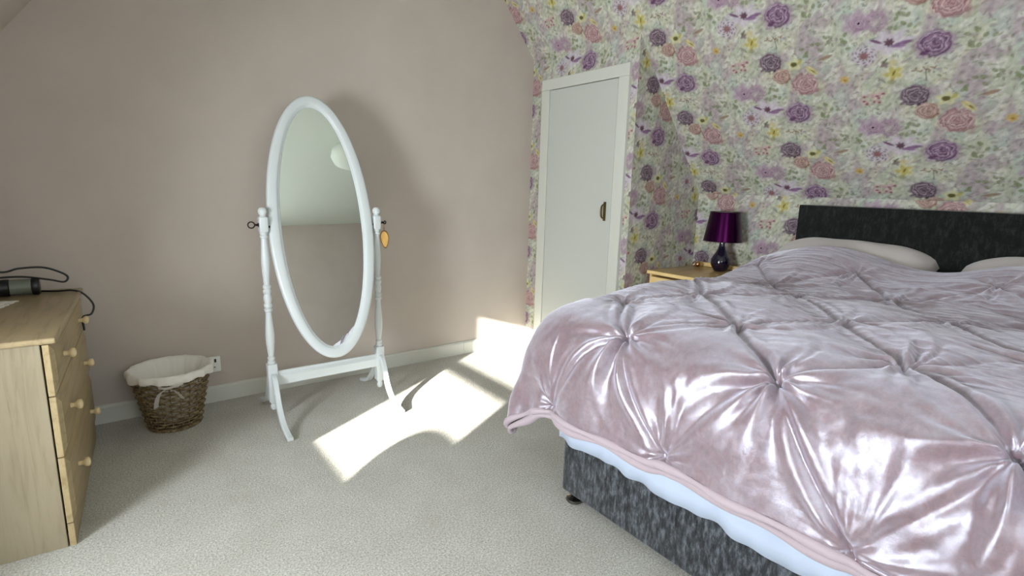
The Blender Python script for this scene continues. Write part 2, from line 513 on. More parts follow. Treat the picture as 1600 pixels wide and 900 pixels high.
            soft(cu, cv, .03, .026, (196, 190, 168), .6); soft(cu, cv, .024, .021, (192, 164, 100), .95, .3, 6, .15); soft(cu, cv-.004, .008, .007, (142, 102, 44), .8)
        elif kind == 'yellow':
            soft(cu, cv, .055, .044, (206, 204, 166), .7, .5, 5, .2)
            soft(cu, cv, .036, .033, (188, 176, 100), .9, .7, 5, .25); leaf(cu, cv, .016, .005, 1.1, (116, 100, 34), .8)
            soft(cu-.012, cv-.04, .022, .014, (134, 132, 96), .6)
        elif kind == 'yellowdark':
            soft(cu, cv, .045, .034, (210, 206, 160), .85, .2, 5, .2)
            soft(cu-.004, cv, .021, .014, (84, 80, 32), .95)
            leaf(cu+.075, cv-.045, .04, .017, -.8, (206, 196, 136), .85); leaf(cu+.082, cv-.05, .014, .004, -.8, (112, 94, 36), .9)
            leaf(cu+.028, cv+.01, .02, .01, .8, (182, 176, 104), .8)
        elif kind == 'twig':
            for k in range(9): leaf(cu-.045+.01*k, cv+.008*math.sin(k*1.9), .010, .004, k*1.3, (140, 110, 80), .8)
            leaf(cu, cv-.025, .03, .0012, 1.57, (130, 108, 96), .8)
        elif kind == 'greendots':
            for k in range(9):
                x, y = cu+g.uniform(-.05, .05), cv+g.uniform(-.04, .04)
                leaf(x, y, .013, .010, g.uniform(0, 3), (130, 138, 106), .75); soft(x, y, .004, .003, (168, 176, 140), .5)
        elif kind == 'brownleaf':
            leaf(cu, cv, .036, .011, .25, (150, 122, 102), .8)
        elif kind == 'mauvesmall':
            soft(cu-.012, cv, .02, .017, (120, 98, 106), .75, .4, 4); soft(cu+.02, cv+.004, .022, .020, (200, 186, 140), .8, .1, 5); leaf(cu-.01, cv+.015, .02, .006, .8, (104, 100, 70), .8)
    img *= (1+.05*fine)[..., None]
    return np.clip(img, 0, 1)

def slope_uv_items():
    # flower centres read as bearings of one repeat on the sloping wall: (kind, u, v) in metres
    base = [('dark', 1.719, .866), ('smallpink', 1.761, .780), ('pink', 1.866, .720), ('purple', 1.805, .564),
            ('yellowdark', 1.835, .835), ('greendots', 1.925, .905), ('brownleaf', 1.985, .845), ('anemone', 1.640, .600),
            ('mum', 1.535, .555), ('mauvesmall', 1.625, .500), ('lilac', 1.525, .715), ('lilac2', 1.600, .705),
            ('greendots', 1.680, .685), ('redcluster', 1.550, .870), ('orange', 1.440, .985), ('yellow', 1.645, .985),
            ('twig', 1.765, .985), ('greendots', 1.430, .640), ('greendots', 1.955, .560)]
    out = []
    for k, u, v in base:
        out.append((k, u, v))
    return out
ITEMS = slope_uv_items()
TILE = make_print()

def sample_print(u, v):
    i = np.floor(u/PU)
    uu = u/PU-i
    vv = (v-i*.5*PV)/PV
    vv = vv-np.floor(vv)
    nu, nv = TILE.shape[:2]
    x = uu*nu-.5; y = vv*nv-.5
    x0 = np.floor(x).astype(int); y0 = np.floor(y).astype(int)
    fx = (x-x0)[:, None]; fy = (y-y0)[:, None]
    xa, xb = np.clip(x0, 0, nu-1), np.clip(x0+1, 0, nu-1); ya, yb = y0 % nv, (y0+1) % nv
    return (TILE[xa, ya]*(1-fx)*(1-fy)+TILE[xb, ya]*fx*(1-fy)+TILE[xa, yb]*(1-fx)*fy+TILE[xb, yb]*fx*fy)

def paper_wall(name, P, N, A, B, fn, step=.0044, keep=None):
    """papered panel: P(a, b)->xyz arrays over a in A, b in B; fn(a, b)->(u, v)"""
    na = max(2, int(abs(A[1]-A[0])/step)+1); nb = max(2, int(abs(B[1]-B[0])/step)+1)
    a, b = np.meshgrid(np.linspace(*A, na), np.linspace(*B, nb), indexing='ij')
    a = a.ravel(); b = b.ravel()
    V = np.stack(P(a, b), -1)
    Fq = grid_faces(na, nb)
    if keep is not None:
        ca, cb = a[Fq].mean(1), b[Fq].mean(1)
        Fq = Fq[keep(ca, cb)]
    u, v = fn(a, b)
    col = np.ones((len(a), 4), dtype=np.float32); col[:, :3] = sample_print(u, v)
    # drop loose verts
    used = np.zeros(len(a), dtype=bool); used[Fq.ravel()] = True
    remap = np.cumsum(used)-1
    me = quads_mesh(name, V[used], remap[Fq])
    ca = me.color_attributes.new('print', 'FLOAT_COLOR', 'POINT')
    ca.data.foreach_set('color', col[used].ravel())
    o = link(name, me, M_PAPER)
    tag(o, kind='structure')
    return o

# ------------------------------------------------------------------ shell
def poly_obj(name, polys, m, kind='structure'):
    bm = bmesh.new()
    for p in polys:
        bm.faces.new([bm.verts.new(q) for q in p])
    me = bpy.data.meshes.new(name); bm.to_mesh(me); bm.free()
    o = link(name, me, m)
    if kind: tag(o, kind=kind)
    return o

DY0, DY1, DZ = -3.12, -1.55, 2.06      # dormer alcove
XDS = XL+(DZ-ZK)/SL                    # where dormer ceiling meets slope
bm = bmesh.new(); box(bm, -4.05, .9, YB-.1, .1, -.1, 0)
tag(obj('floor', bm, M_CARPET), kind='structure')
# gable wall with the mirror in front of it
poly_obj('wall_front', [[(XL, 0, 0), (XB, 0, 0), (XB, 0, ZK), (XRC, 0, ZC), (XLC, 0, ZC), (XL, 0, ZK)]], M_WALL)
poly_obj('wall_back', [[(XL, YB, 0), (XL, YB, ZK), (BX0, YB, ZK+SL*(BX0-XL)), (BX0, YB, 0)], [(BX1, YB, 0), (BX1, YB, ZC), (XRC, YB, ZC), (XB, YB, ZK), (XB, YB, 0)],
                       [(BX0, YB, 0), (BX0, YB, BZ0), (BX1, YB, BZ0), (BX1, YB, 0)], [(BX0, YB, BZ1), (BX0, YB, ZK+SL*(BX0-XL)), (XLC, YB, ZC), (BX1, YB, ZC), (BX1, YB, BZ1)]], M_WALL)
w2 = empty('added_window_2', ((BX0+BX1)/2, YB, BZ0)); tag(w2, 'unseen white framed gable window added behind the camera for fill light', 'window', kind='structure')  # invented window, added to go with the fill lamp
gw, gh = (BX1-BX0)/2, BZ1-BZ0
for nm, b_ in (('frame_jamb', (-gw, -gw+.05, -.07, 0, .05, gh-.05)), ('frame_jamb', (gw-.05, gw, -.07, 0, .05, gh-.05)), ('frame_rail', (-gw, gw, -.07, 0, 0, .05)), ('frame_rail', (-gw, gw, -.07, 0, gh-.05, gh)),
               ('mullion', (-.03, .03, -.06, 0, .05, gh-.05)), ('window_sill', (-gw-.05, gw+.05, .001, .12, -.03, -.002))):
    obj(nm, bxm(*b_), M_GLOSS, w2)
for s_ in (-1, 1): obj('pane', bxm(min(s_*.03, s_*(gw-.05)), max(s_*.03, s_*(gw-.05)), -.066, -.063, .05, gh-.05), M_GLASS, w2)
obj('added_sun_blind', bxm(-gw+.01, gw-.01, -.055, -.052, .01, gh-.01), M_CLOTH, w2)  # added, unseen: stops sun from the invented window reaching the bed
poly_obj('ceiling', [[(XLC, 0, ZC), (XRC, 0, ZC), (XRC, YB, ZC), (XLC, YB, ZC)]], M_CEIL)
# left knee wall and slope, open at the dormer
poly_obj('wall_left', [[(XL, DY1, 0), (XL, 0, 0), (XL, 0, ZK), (XL, DY1, ZK)], [(XL, YB, 0), (XL, DY0, 0), (XL, DY0, ZK), (XL, YB, ZK)]], M_WALL)
poly_obj('wall_left_slope', [[(XL, DY1, ZK), (XL, 0, ZK), (XLC, 0, ZC), (XLC, DY1, ZC)], [(XL, YB, ZK), (XL, DY0, ZK), (XLC, DY0, ZC), (XLC, YB, ZC)],
                             [(XDS, DY0, DZ), (XDS, DY1, DZ), (XLC, DY1, ZC), (XLC, DY0, ZC)]], M_WALL)
poly_obj('wall_dormer_cheek', [[(WX, DY1, 0), (XL, DY1, 0), (XL, DY1, ZK), (XDS, DY1, DZ), (WX, DY1, DZ)]], M_WALL)
o = poly_obj('wall_dormer_cheek', [[(WX, DY0, 0), (XL, DY0, 0), (XL, DY0, ZK), (XDS, DY0, DZ), (WX, DY0, DZ)]], M_WALL)
poly_obj('ceiling_dormer', [[(WX, DY0, DZ), (XDS, DY0, DZ), (XDS, DY1, DZ), (WX, DY1, DZ)]], M_CEIL)
# window wall of the dormer with a real opening
bm = bmesh.new()
box(bm, WX-.12, WX, DY0-.1, WY0-.05, -.1, DZ+.05); box(bm, WX-.12, WX, WY1+.05, DY1+.1, -.1, DZ+.05)
box(bm, WX-.12, WX, WY0-.05, WY1+.05, -.1, WZ0-.05); box(bm, WX-.12, WX, WY0-.05, WY1+.05, WZ1+.05, DZ+.05)
tag(obj('wall_dormer_front', bm, M_WALL), kind='structure')
win = empty('window_1', (WX, (WY0+WY1)/2, WZ0)); tag(win, 'white framed two pane dormer window', 'window', kind='structure')
def rel(o, p): return o
cy = (WY0+WY1)/2; hw = (WY1-WY0)/2; hh = WZ1-WZ0
bm = bmesh.new()
box(bm, -.07, .0, -hw-.05, -hw, -.05, hh+.05); box(bm, -.07, .0, hw, hw+.05, -.05, hh+.05)
box(bm, -.07, .0, -hw, hw, -.05, 0); box(bm, -.07, .0, -hw, hw, hh, hh+.05)
obj('window_frame', bm, M_GLOSS, win)
for z0_, z1_ in ((0, .352), (.405, hh)): obj('pane', bxm(-.064, -.060, -hw, hw, z0_, z1_), M_GLASS, win)
obj('transom', bxm(-.05, .0, -hw, hw, .352, .405), M_GLOSS, win)
obj('window_sill', bxm(.001, .16, -hw-.1, hw+.1, -.07, -.035, .006), M_GLOSS, win)

# papered bed wall
VCL = (ZCL-ZK)/SL*SLEN          # slope distance at the closet front
paper_wall('wall_right_slope', lambda a, s: (XB-s/SLEN, -a, ZK+s*SL/SLEN), None, (0, -YB), (0, (ZC-ZK)/SL*SLEN), lambda a, s: (a, s))
paper_wall('wall_right', lambda a, z: (np.full_like(a, XB), -a, z), None, (CW-.02, -YB), (.40, ZK), lambda a, z: (a+.03, z-ZK-.02))
poly_obj('wall_right_low', [[(XB, -CW+.02, 0), (XB, YB, 0), (XB, YB, .40), (XB, -CW+.02, .40)]], M_WALL)
D1, D2, DH = .131, .956, 2.0
paper_wall('wall_closet_front', lambda a, z: (np.zeros_like(a), -a, z), None, (0, CW), (0, ZCL), lambda a, z: (a, VCL-(ZCL-z)),
           keep=lambda a, z: ~((a > D1+.03) & (a < D2-.03) & (z < DH-.03)))
paper_wall('wall_closet_side', lambda a, z: (a, np.full_like(a, -CW), z), None, (0, XB), (0, ZCL), lambda a, z: (a+.35, z-ZK+.21),
           keep=lambda a, z: z < ZK+SL*(XB-a)+.02)

# closet door
door = empty('door_1', (0, -(D1+D2)/2, 0)); tag(door, 'plain cream painted cupboard door with white frame', 'door', kind='structure')
yc = -(D1+D2)/2; HWD = (D2-D1)/2; FRW = .085
bm = bmesh.new()
obj('frame_post', bxm(-.024, .012, HWD-FRW, HWD, 0, DH-.075, .004), M_GLOSS, door)
obj('frame_post', bxm(-.024, .012, -HWD, -HWD+FRW, 0, DH-.075, .004), M_GLOSS, door)
obj('frame_head', bxm(-.024, .012, -HWD, HWD, DH-.075, DH, .004), M_GLOSS, door)
leaf = obj('door_leaf', bxm(-.020, .010, -HWD+FRW+.004, HWD-FRW-.004, .012, DH-.079, .003), M_DOOR, door)
obj('recess_shade', bxm(.011, .03, -HWD+.03, HWD-.03, 0, DH-.03), M_GAP, door)  # dark backing slab, paints the shade in the gap round the leaf
bm = bmesh.new()
pts = catmull([(-.021, 0, .0), (-.048, 0, .014), (-.055, 0, .05), (-.048, 0, .086), (-.021, 0, .10)], 6)
tube(bm, pts, [.004+.003*math.sin(PI*i/(len(pts)-1)) for i in range(len(pts))], 8)
box(bm, -.024, -.0195, -.011, .011, -.012, .112, .002)
hd = obj('door_handle', bm, M_BRASS, leaf, angle=40); hd.location = (0, -.815-yc, 1.045)

# skirting on the gable wall: two lengths butted together
sk = empty('baseboard_front', (0, 0, 0)); tag(sk, 'white painted skirting board along the pink wall', 'skirting', kind='structure')
prof = [(0, 0), (-.018, 0), (-.018, .082), (-.012, .090), (-.006, .093), (0, .093)]
XJ = -.60
for x0, x1 in ((XL, XJ-.001), (XJ+.001, -.001)):
    bm = bmesh.new(); extrude_profile(bm, prof, 'x', x0, x1); obj('skirting_board', bm, M_GLOSS, sk)

# ------------------------------------------------------------------ bed
BY0, BY1 = -1.84, -3.34       # left and right sides
BXF, BXH = -1.27, .63         # foot and head
bed = empty('divan_bed', (-.3, -2.59, 0))
tag(bed, 'charcoal upholstered divan bed base with dark headboard', 'bed')
def child_at(o, par):
    o.matrix_parent_inverse = Matrix.Translation(par.location).inverted() if par.rotation_euler.z == 0 else par.matrix_basis.inverted()
    return o
o = child_at(obj('divan_base', bxm(BXF, BXH, BY1, BY0, .045, .30, .012, 3), M_DIVAN, bed, angle=40), bed)
o = child_at(obj('headboard', bxm(.632, .712, -3.29, -1.752, .05, 1.18, .006, 2), M_HEAD, bed, angle=40), bed)
for gx, gy in ((BXF+.04, BY0-.04), (BXF+.04, BY1+.04), (.55, BY0-.04), (.55, BY1+.04)):
    bm = bmesh.new(); lathe(bm, [(.0, 0), (.032, 0), (.036, .006), (.034, .014), (.022, .02), (.012, .03), (.012, .05)], gx, gy, 20)
    child_at(obj('glide', bm, M_CHROME, bed, angle=40), bed)

mt = empty('mattress', (-.3, -2.59, .30)); tag(mt, 'white sheeted mattress showing below the velvet duvet', 'mattress')
bm = bmesh.new(); box(bm, BXF+.01, BXH-.005, BY1+.01, BY0-.01, .301, .68, .05, 4)
child_at(obj('mattress_core', bm, M_SHEET, mt, smooth=True), mt)
# sheet edge hanging over the divan at the foot and left side: wavy strip
def sheet_strip():
    path = []
    for k in range(121):
        y = BY1+(BY0+.012-BY1)*k/120; path.append((BXF-.014, y, 0))
    for k in range(1, 90):
        x = BXF-.014+(BXH-BXF)*.95*k/89; path.append((x, BY0+.012, 1))
    bm = bmesh.new(); rows = []
    for i, (x, y, s) in enumerate(path):
        w = .005*math.sin(i*.35)+.004*math.sin(i*.83+1)
        low = .272+.006*math.sin(i*.21)+.004*math.sin(i*.6)
        col = []
        for j in range(7):
            t = j/6; z = .60+(low-.60)*t
            off = w*t+.004*t
            col.append(bm.verts.new((x-(off if s == 0 else 0), y+(off if s == 1 else 0), z)))
        rows.append(col)
    for a, b in zip(rows, rows[1:]):
        for j in range(6): bm.faces.new((a[j], b[j], b[j+1], a[j+1]))
    bmesh.ops.recalc_face_normals(bm, faces=bm.faces[:])
    bmesh.ops.solidify(bm, geom=bm.faces[:], thickness=.002)
    return bm
child_at(obj('sheet_skirt', sheet_strip(), M_SHEET, mt, smooth=True), mt)

# pillows
def pillow(name, c, size, tilt, rz, label):
    L, W, T = size
    nu, nv = 41, 33
    Vv = []; 
    for side in (1, -1):
        for i in range(nu):
            for j in range(nv):
                a = -1+2*i/(nu-1); b = -1+2*j/(nv-1)
                pa = 1-abs(a)**3.2; pb = 1-abs(b)**3.2
                z = T/2*(max(pa, 0)**.55)*(max(pb, 0)**.55)
                pinch = 1-.05*(1-a*a)*(abs(b)**4); pinch2 = 1-.06*(1-a*a)*abs(b)**4
                z += .006*math.sin(7*a+3*b)*pa*pb+.004*math.sin(11*b-5*a)*pa*pb
                Vv.append((a*W/2*pinch2, b*L/2*pinch, side*z-.035*abs(b)**4-.02*abs(b*a)**3))
    base = grid_faces(nu, nv)
    Fq = np.concatenate([base, base[:, ::-1]+nu*nv])
    me = quads_mesh(name, Vv, Fq)
    bm = bmesh.new(); bm.from_mesh(me); bmesh.ops.remove_doubles(bm, verts=bm.verts[:], dist=.0005)
    bpy.data.meshes.remove(me)
    o = obj(name, bm, M_PILLOW, None, smooth=True)
    o.location = c; o.rotation_euler = (0, tilt, rz)
    return tag(o, label, 'pillow', 'pillows against the headboard')
pillow('pillow', (.455, -2.08, .865), (.80, .46, .19), -.45, .03, 'blush pillow nearest the bedside lamp, against the headboard')
pillow('pillow', (.455, -2.93, .855), (.80, .46, .19), -.45, -.04, 'blush pillow at the right edge, farther from the lamp')

# duvet ---------------------------------------------------------------------
ZT = .795
ROWS = [(-1.57, [-1.84, -2.36, -2.88, -3.36]), (-1.26, [-2.10, -2.62, -3.10]), (-1.00, [-1.87, -2.36, -2.83, -3.32]), (-.74, [-2.04, -2.575, -3.06]),
        (-.44, [-1.80, -2.28, -2.78, -3.30]), (-.14, [-2.03, -2.52, -3.02]), (.14, [-1.80, -2.28, -2.78, -3.28])]
PIN = [(x, y) for x, ys in ROWS for y in ys]
SEG = []
for (xa, ya), (xb, yb) in zip(ROWS[1:], ROWS[:-1]):
    for p in ya:
        for q_ in yb:
            if abs(p-q_) < .42: SEG.append(((xa, p), (xb, q_), 1.0 if q_ < p else .45))
def smooth01(t):
    t = np.clip(t, 0, 1); return t*t*(3-2*t)
def vnoise(x, y, seed, n=40, kmax=20.0):
    g = np.random.default_rng(seed); o = np.zeros_like(x)
    for _ in range(n):
        k = g.uniform(.2, 1)*kmax; a = g.uniform(0, 6.28)
        o += np.cos(k*(x*math.cos(a)+y*math.sin(a))+g.uniform(0, 6.28))
    return o/math.sqrt(n/2)
def duvet():
    R = .25
    XE, YE0, YE1 = -1.10, -1.84, -3.30         # flat top ends here (foot, left, right)
    OVF, OVS = .485, .45                        # overhang lengths
    XHEAD = .36
    nu, nv = 600, 640
    s = np.linspace(XHEAD, XE-OVF, nu); t = np.linspace(YE0+OVS, YE1-OVS, nv)
    X, Y = np.meshgrid(s, t, indexing='ij')
    H = np.zeros_like(X)
    dmin = np.full(X.shape, 9.0)
    bend = .012*vnoise(X, Y, 99, 14, 12)
    for k, (a, b, st) in enumerate(SEG):
        ax, ay = a; bx, by = b
        L = math.hypot(bx-ax, by-ay)
        ex, ey = (bx-ax)/L, (by-ay)/L
        tt = ((X-ax)*ex+(Y-ay)*ey)/L
        pr = -(X-ax)*ey+(Y-ay)*ex
        inside = smooth01((tt+.02)/.06)*smooth01((1.02-tt)/.06)
        tc = np.clip(tt, 0, 1); bow = np.sin(PI*tc)
        d = np.hypot(np.abs(pr+bend*bow), np.maximum(np.maximum(-tt, tt-1), 0)*L)
        H -= st*.011*np.exp(-(d/.010)**2)
        H += st*.006*np.exp(-((d-.026)/.014)**2)*inside
        dmin = np.minimum(dmin, d/(.45+.55*st))
        g = np.random.default_rng(500+k)
        for q in range(6):
            off = g.uniform(-.17, .17); am = g.uniform(.002, .0048)
            dd = pr+bend*bow-off*bow**.8
            wd = .006+.010*bow
            H += am*inside*(np.exp(-(dd/wd)**2)-.8*np.exp(-((dd-1.9*wd)/wd)**2))*(1-.45*bow)
    H += .016*(1-np.exp(-(dmin/.10)**2))
    for k, (px, py) in enumerate(PIN):
        dx, dy = X-px, Y-py
        r_ = np.hypot(dx, dy); th = np.arctan2(dy, dx)
        g = np.random.default_rng(k)
        p1, p2, p3 = g.uniform(0, 6.28, 3)
        wig = .35*vnoise(X, Y, 300+k, 8, 9)
        rip = np.abs(np.cos(4.5*th+p1+wig))*1.6-.9+.6*np.cos(13*th+p2+wig)
        rip2 = np.cos(9*th+p3+1.6*wig)+.7*np.cos(5*th+p1+wig)
        footp = 1.0 if px < -1.15 else 0.0
        H += .0065*rip*(r_/.03)*np.exp(1-r_/.03)*.5
        H += (.0045+.011*footp*smooth01(-dx/.06))*rip2*(1-np.exp(-(r_/.03)**2))*np.exp(-(r_/(.10+.09*footp))**2)
        H -= .026*np.exp(-(r_/.030))
    # soft undulation and crush
    H += .0030*vnoise(X*1.0, Y*.55, 21, 40, 22)+.0012*vnoise(X, Y*.7, 22, 50, 60)+.0005*vnoise(X, Y, 23, 60, 150)
    # fine tension wrinkles running across the bed
    g = np.random.default_rng(77); wr = np.zeros_like(X)
    for _ in range(26):
        kx = g.uniform(40, 120); ky = g.uniform(-9, 9)
        wr += np.cos(kx*(X+.4*bend)+ky*Y+g.uniform(0, 6.28))
    wr = wr/math.sqrt(13)
    H += .0017*(1-2*np.minimum(np.abs(wr), 1))*smooth01((X+1.25)/.3)
    # wrinkles across the bed towards the head
    wv = vnoise(X, Y, 31, 20, 7)
    H += .006*smooth01((X+.55)/.4)*np.sin(X*52+2.2*wv+Y*3)*(.6+.4*vnoise(X, Y, 33, 12, 5))
    # drape mapping
    ox = np.maximum(XE-X, 0); oy = np.where(Y > YE0, Y-YE0, np.where(Y < YE1, Y-YE1, 0))
    ov = np.hypot(ox, np.abs(oy)); ang = np.arctan2(np.abs(oy), ox)
    ux = np.where(ov > 1e-9, -ox/np.maximum(ov, 1e-9), 0); uy = np.where(ov > 1e-9, oy/np.maximum(ov, 1e-9), 0)
    corner = np.exp(-((ang-PI/4)/.5)**2)*(ox > 0)*(np.abs(oy) > 0)
    q = PI*R/2
    phi = np.clip(ov/R, 0, PI/2)
    ext = np.maximum(ov-q, 0)
    flare = .08+.12*corner
    out = R*np.sin(phi)+ext*flare+.03*corner*np.sin(phi)
    drop = R*(1-np.cos(phi))+ext*np.sqrt(1-flare**2)*(1-.10*corner)
    bx = np.clip(X, XE, 9); by = np.clip(Y, YE1, YE0)
    rise = .155*smooth01((X+.20)/.55)*(.75+.25*np.cos((Y+2.06)/.86*2*PI))
    base_z = ZT+rise+.01*np.sin((Y-YE0)/(YE1-YE0)*PI)+.034*smooth01((X+1.15)/.5)-.022*smooth01((X+.55)/.35)
    nxn = ux*np.sin(phi); nyn = uy*np.sin(phi); nzn = np.cos(phi)
    hang = smooth01((ov-.20)/.28)
    fold = hang*(.007*np.sin(Y*21+1.3*wv)*(ox > 0)+.008*np.sin(X*17+wv)*(np.abs(oy) > 0)+.030*corner*np.cos(ang*9+.4))
    Hn = H*(1-.2*hang)+fold
    drop = drop+hang*(.03+.02*smooth01((Y+2.55)/.5))*(ox > 0)
    Px = bx+ux*out+nxn*Hn; Py = by+uy*out+nyn*Hn; Pz = base_z-drop+nzn*Hn
    return np.stack([Px, Py, Pz], -1), (nxn, nyn, nzn)
DV, _ = duvet()
nu, nv = DV.shape[:2]
duv = empty('duvet', (-.3, -2.59, ZT)); tag(duv, 'mauve crushed velvet duvet with pinched pintuck gathers', 'duvet')
me = quads_mesh('velvet_cover', DV.reshape(-1, 3), grid_faces(nu, nv))
o = link('velvet_cover', me, M_VELVET, duv, smooth=True); child_at(o, duv)
# flat cotton hem and the underside roll along the edges
def hem():
    loop = [DV[i, 0] for i in range(0, nu, 3)]+[DV[nu-1, j] for j in range(0, nv, 3)]+[DV[i, nv-1] for i in range(nu-1, -1, -3)]
    P = np.array(loop)
    for _ in range(3): P[1:-1] = .25*P[:-2]+.5*P[1:-1]+.25*P[2:]
    obs = []
    c = np.array([-.3, -2.59])
    inw = c-P[:, :2]; inw /= np.linalg.norm(inw, axis=1)[:, None]
    bm = bmesh.new()
    tube(bm, [(p[0], p[1], p[2]-.010) for p in P], [.012+.003*math.sin(i*.31) for i in range(len(P))], 8)
    obs.append(obj('hem', bm, M_HEM, duv, smooth=True))
    bm = bmesh.new()
    tube(bm, [(p[0]+d[0]*.014, p[1]+d[1]*.014, p[2]-.032+.006*math.sin(i*.17)) for i, (p, d) in enumerate(zip(P, inw))], [.015+.005*math.sin(i*.23+1) for i in range(len(P))], 8)
    obs.append(obj('underside_edge', bm, M_HEM, duv, smooth=True))
    for o in obs: child_at(o, duv)
hem()

# ------------------------------------------------------------------ cheval mirror
MC = Vector((-1.736, -.435, 1.007)); MA, MB, MT, MW = .267, .691, .242, .062
mir = empty('cheval_mirror', (-1.7335, -.435, 0)); tag(mir, 'white oval cheval mirror on turned wooden stand by the wall', 'mirror')
def mpt(a, b, th, off):
    X = a*math.cos(th); V = b*math.sin(th)
    p = Vector((X, V*math.sin(MT), V*math.cos(MT)))+off*Vector((0, -math.cos(MT), math.sin(MT)))
    return MC+Matrix.Rotation(-.035, 3, 'Z')@p
bm = bmesh.new(); NS = 96
prof = [(0, -.016), (0, .004), (.004, .011), (.012, .014), (.040, .014), (.050, .011), (.054, .006), (.058, .006), (.062, .002), (.062, -.016)]
rings = []
for k in range(NS):
    th = 2*PI*k/NS
    rings.append([bm.verts.new(mpt(MA-w, MB-w, th, o_)) for w, o_ in prof])
for k in range(NS):
    a, b = rings[k], rings[(k+1) % NS]
    for j in range(len(prof)): bm.faces.new((a[j], b[j], b[(j+1) % len(prof)], a[(j+1) % len(prof)]))
child_at(obj('oval_frame', bm, M_WHITE, mir, angle=50), mir)
bm = bmesh.new()
f1 = [bm.verts.new(mpt(MA-.058, MB-.058, 2*PI*k/NS, .001)) for k in range(NS)]; bm.faces.new(f1)
g_ = obj('mirror_glass', bm, M_MIRROR, mir); child_at(g_, mir)
bm = bmesh.new()
f1 = [bm.verts.new(mpt(MA-.03, MB-.03, 2*PI*k/NS, -.018)) for k in range(NS)]; f2 = [bm.verts.new(mpt(MA-.03, MB-.03, 2*PI*k/NS, -.012)) for k in range(NS)]
bm.faces.new(f1); bm.faces.new(f2)
for k in range(NS): bm.faces.new((f1[k], f1[(k+1) % NS], f2[(k+1) % NS], f2[k]))
child_at(obj('backing_board', bm, M_WHITE, mir), mir)
post_prof = [(.013, .305), (.019, .31), (.019, .322), (.014, .326), (.018, .334), (.018, .342), (.013, .348), (.016, .37), (.021, .42), (.022, .46), (.018, .52), (.0145, .57),
             (.0145, .582), (.020, .588), (.020, .598), (.0155, .603), (.020, .610), (.020, .622), (.016, .628), (.020, .645), (.0195, .66), (.016, .675), (.020, .682), (.020, .694), (.0155, .70), (.020, .707), (.020, .717),
             (.0145, .723), (.016, .75), (.0195, .80), (.0205, .84), (.018, .89), (.0155, .93), (.0145, .955), (.019, .96), (.019, .968), (.015, .972), (.019, .978), (.019, .986), (.014, .99)]
for xs, sgn in ((-2.027, -1), (-1.441, 1)):
    bm = bmesh.new(); lathe(bm, post_prof, xs, -.435, 24)
    box(bm, xs-.021, xs+.021, -.456, -.414, .985, 1.062, .007, 3)
    lathe(bm, [(.0, 1.058), (.016, 1.06), (.017, 1.064), (.013, 1.068), (.020, 1.078), (.0215, 1.088), (.019, 1.098), (.012, 1.105), (.0, 1.107)], xs, -.435, 20)
    box(bm, xs-.023, xs+.023, -.458, -.412, .105, .308, .003, 2)
    lathe(bm, [(.0, .055), (.010, .057), (.016, .068), (.017, .08), (.012, .092), (.018, .098), (.018, .106)], xs, -.435, 20)
    child_at(obj('turned_post', bm, M_WHITE, mir, angle=35), mir)
    # pivot bar to the oval frame and outer tightening ring
    bm = bmesh.new(); tube(bm, [(xs-sgn*.0205, -.435, 1.012), (xs-sgn*.030, -.435, 1.012)], .006, 10)
    child_at(obj('pivot_pin', bm, M_BLACKMETAL, mir, smooth=True), mir)
    bm = bmesh.new()
    tube(bm, [(xs+sgn*.020, -.435, 1.022), (xs+sgn*.024, -.435, 1.022)], .011, 12)
    tube(bm, [(xs+sgn*.022, -.435, 1.022), (xs+sgn*.040, -.435, 1.022)], .006, 10)
    if sgn < 0: loop = [(xs+sgn*.054+.015*math.cos(2*PI*k/20), -.435, 1.022+.015*math.sin(2*PI*k/20)) for k in range(20)]
    else: loop = [(xs+sgn*.050+.012*math.cos(2*PI*k/20)*.7, -.435+.012*math.cos(2*PI*k/20)*.5, 1.022+.008*math.sin(2*PI*k/20)) for k in range(20)]
    tube(bm, loop, .0032, 8, closed=True)
    child_at(obj('ring_screw', bm, M_BLACKMETAL, mir, smooth=True), mir)
    # splayed front and back legs
    for fy in (-1, 1):
        ln = .285
        cp = [(0, .245), (.030, .235), (.058, .19), (.090, .12), (.14, .062), (.20, .03), (ln, .012)] if fy < 0 else [(0, .245), (.030, .235), (.058, .19), (.090, .12), (.14, .062), (.20, .034), (ln-.02, .018)]
        C2 = catmull([(p[0], p[1], 0) for p in cp], 6)
        bm = bmesh.new(); sect = []
        for i, p in enumerate(C2):
            tan = (C2[min(i+1, len(C2)-1)]-C2[max(i-1, 0)]).normalized(); nrm = Vector((-tan.y, tan.x, 0))
            u_ = i/(len(C2)-1); hw_ = .024*(1-.35*u_); hx = .0135
            pa = p+nrm*hw_*.6; pb = p-nrm*hw_*.6
            pb.y = max(pb.y, .0005); pa.y = max(pa.y, pb.y+.004)
            yy = -.435+fy*.018
            def mk(pp, dx): return bm.verts.new((xs+dx, yy+fy*pp.x, pp.y))
            sect.append([mk(pa, -hx*.7), mk(pa, hx*.7), mk(p+nrm*hw_*.35, hx), mk(Vector((pb.x, pb.y, 0)), hx), mk(Vector((pb.x, pb.y, 0)), -hx), mk(p+nrm*hw_*.35, -hx)])
        for a, b in zip(sect, sect[1:]):
            for j in range(6): bm.faces.new((a[j], a[(j+1) % 6], b[(j+1) % 6], b[j]))
        bm.faces.new(sect[0][::-1]); bm.faces.new(sect[-1])
        child_at(obj('leg', bm, M_WHITE, mir, angle=40), mir)
# stretcher with a stepped moulding
bm = bmesh.new()
extrude_profile(bm, [(-.452, .192), (-.414, .192), (-.414, .240), (-.424, .252), (-.428, .262), (-.438, .262), (-.442, .250), (-.452, .236)], 'x', -2.004, -1.464)
child_at(obj('stretcher', bm, M_WHITE, mir), mir)

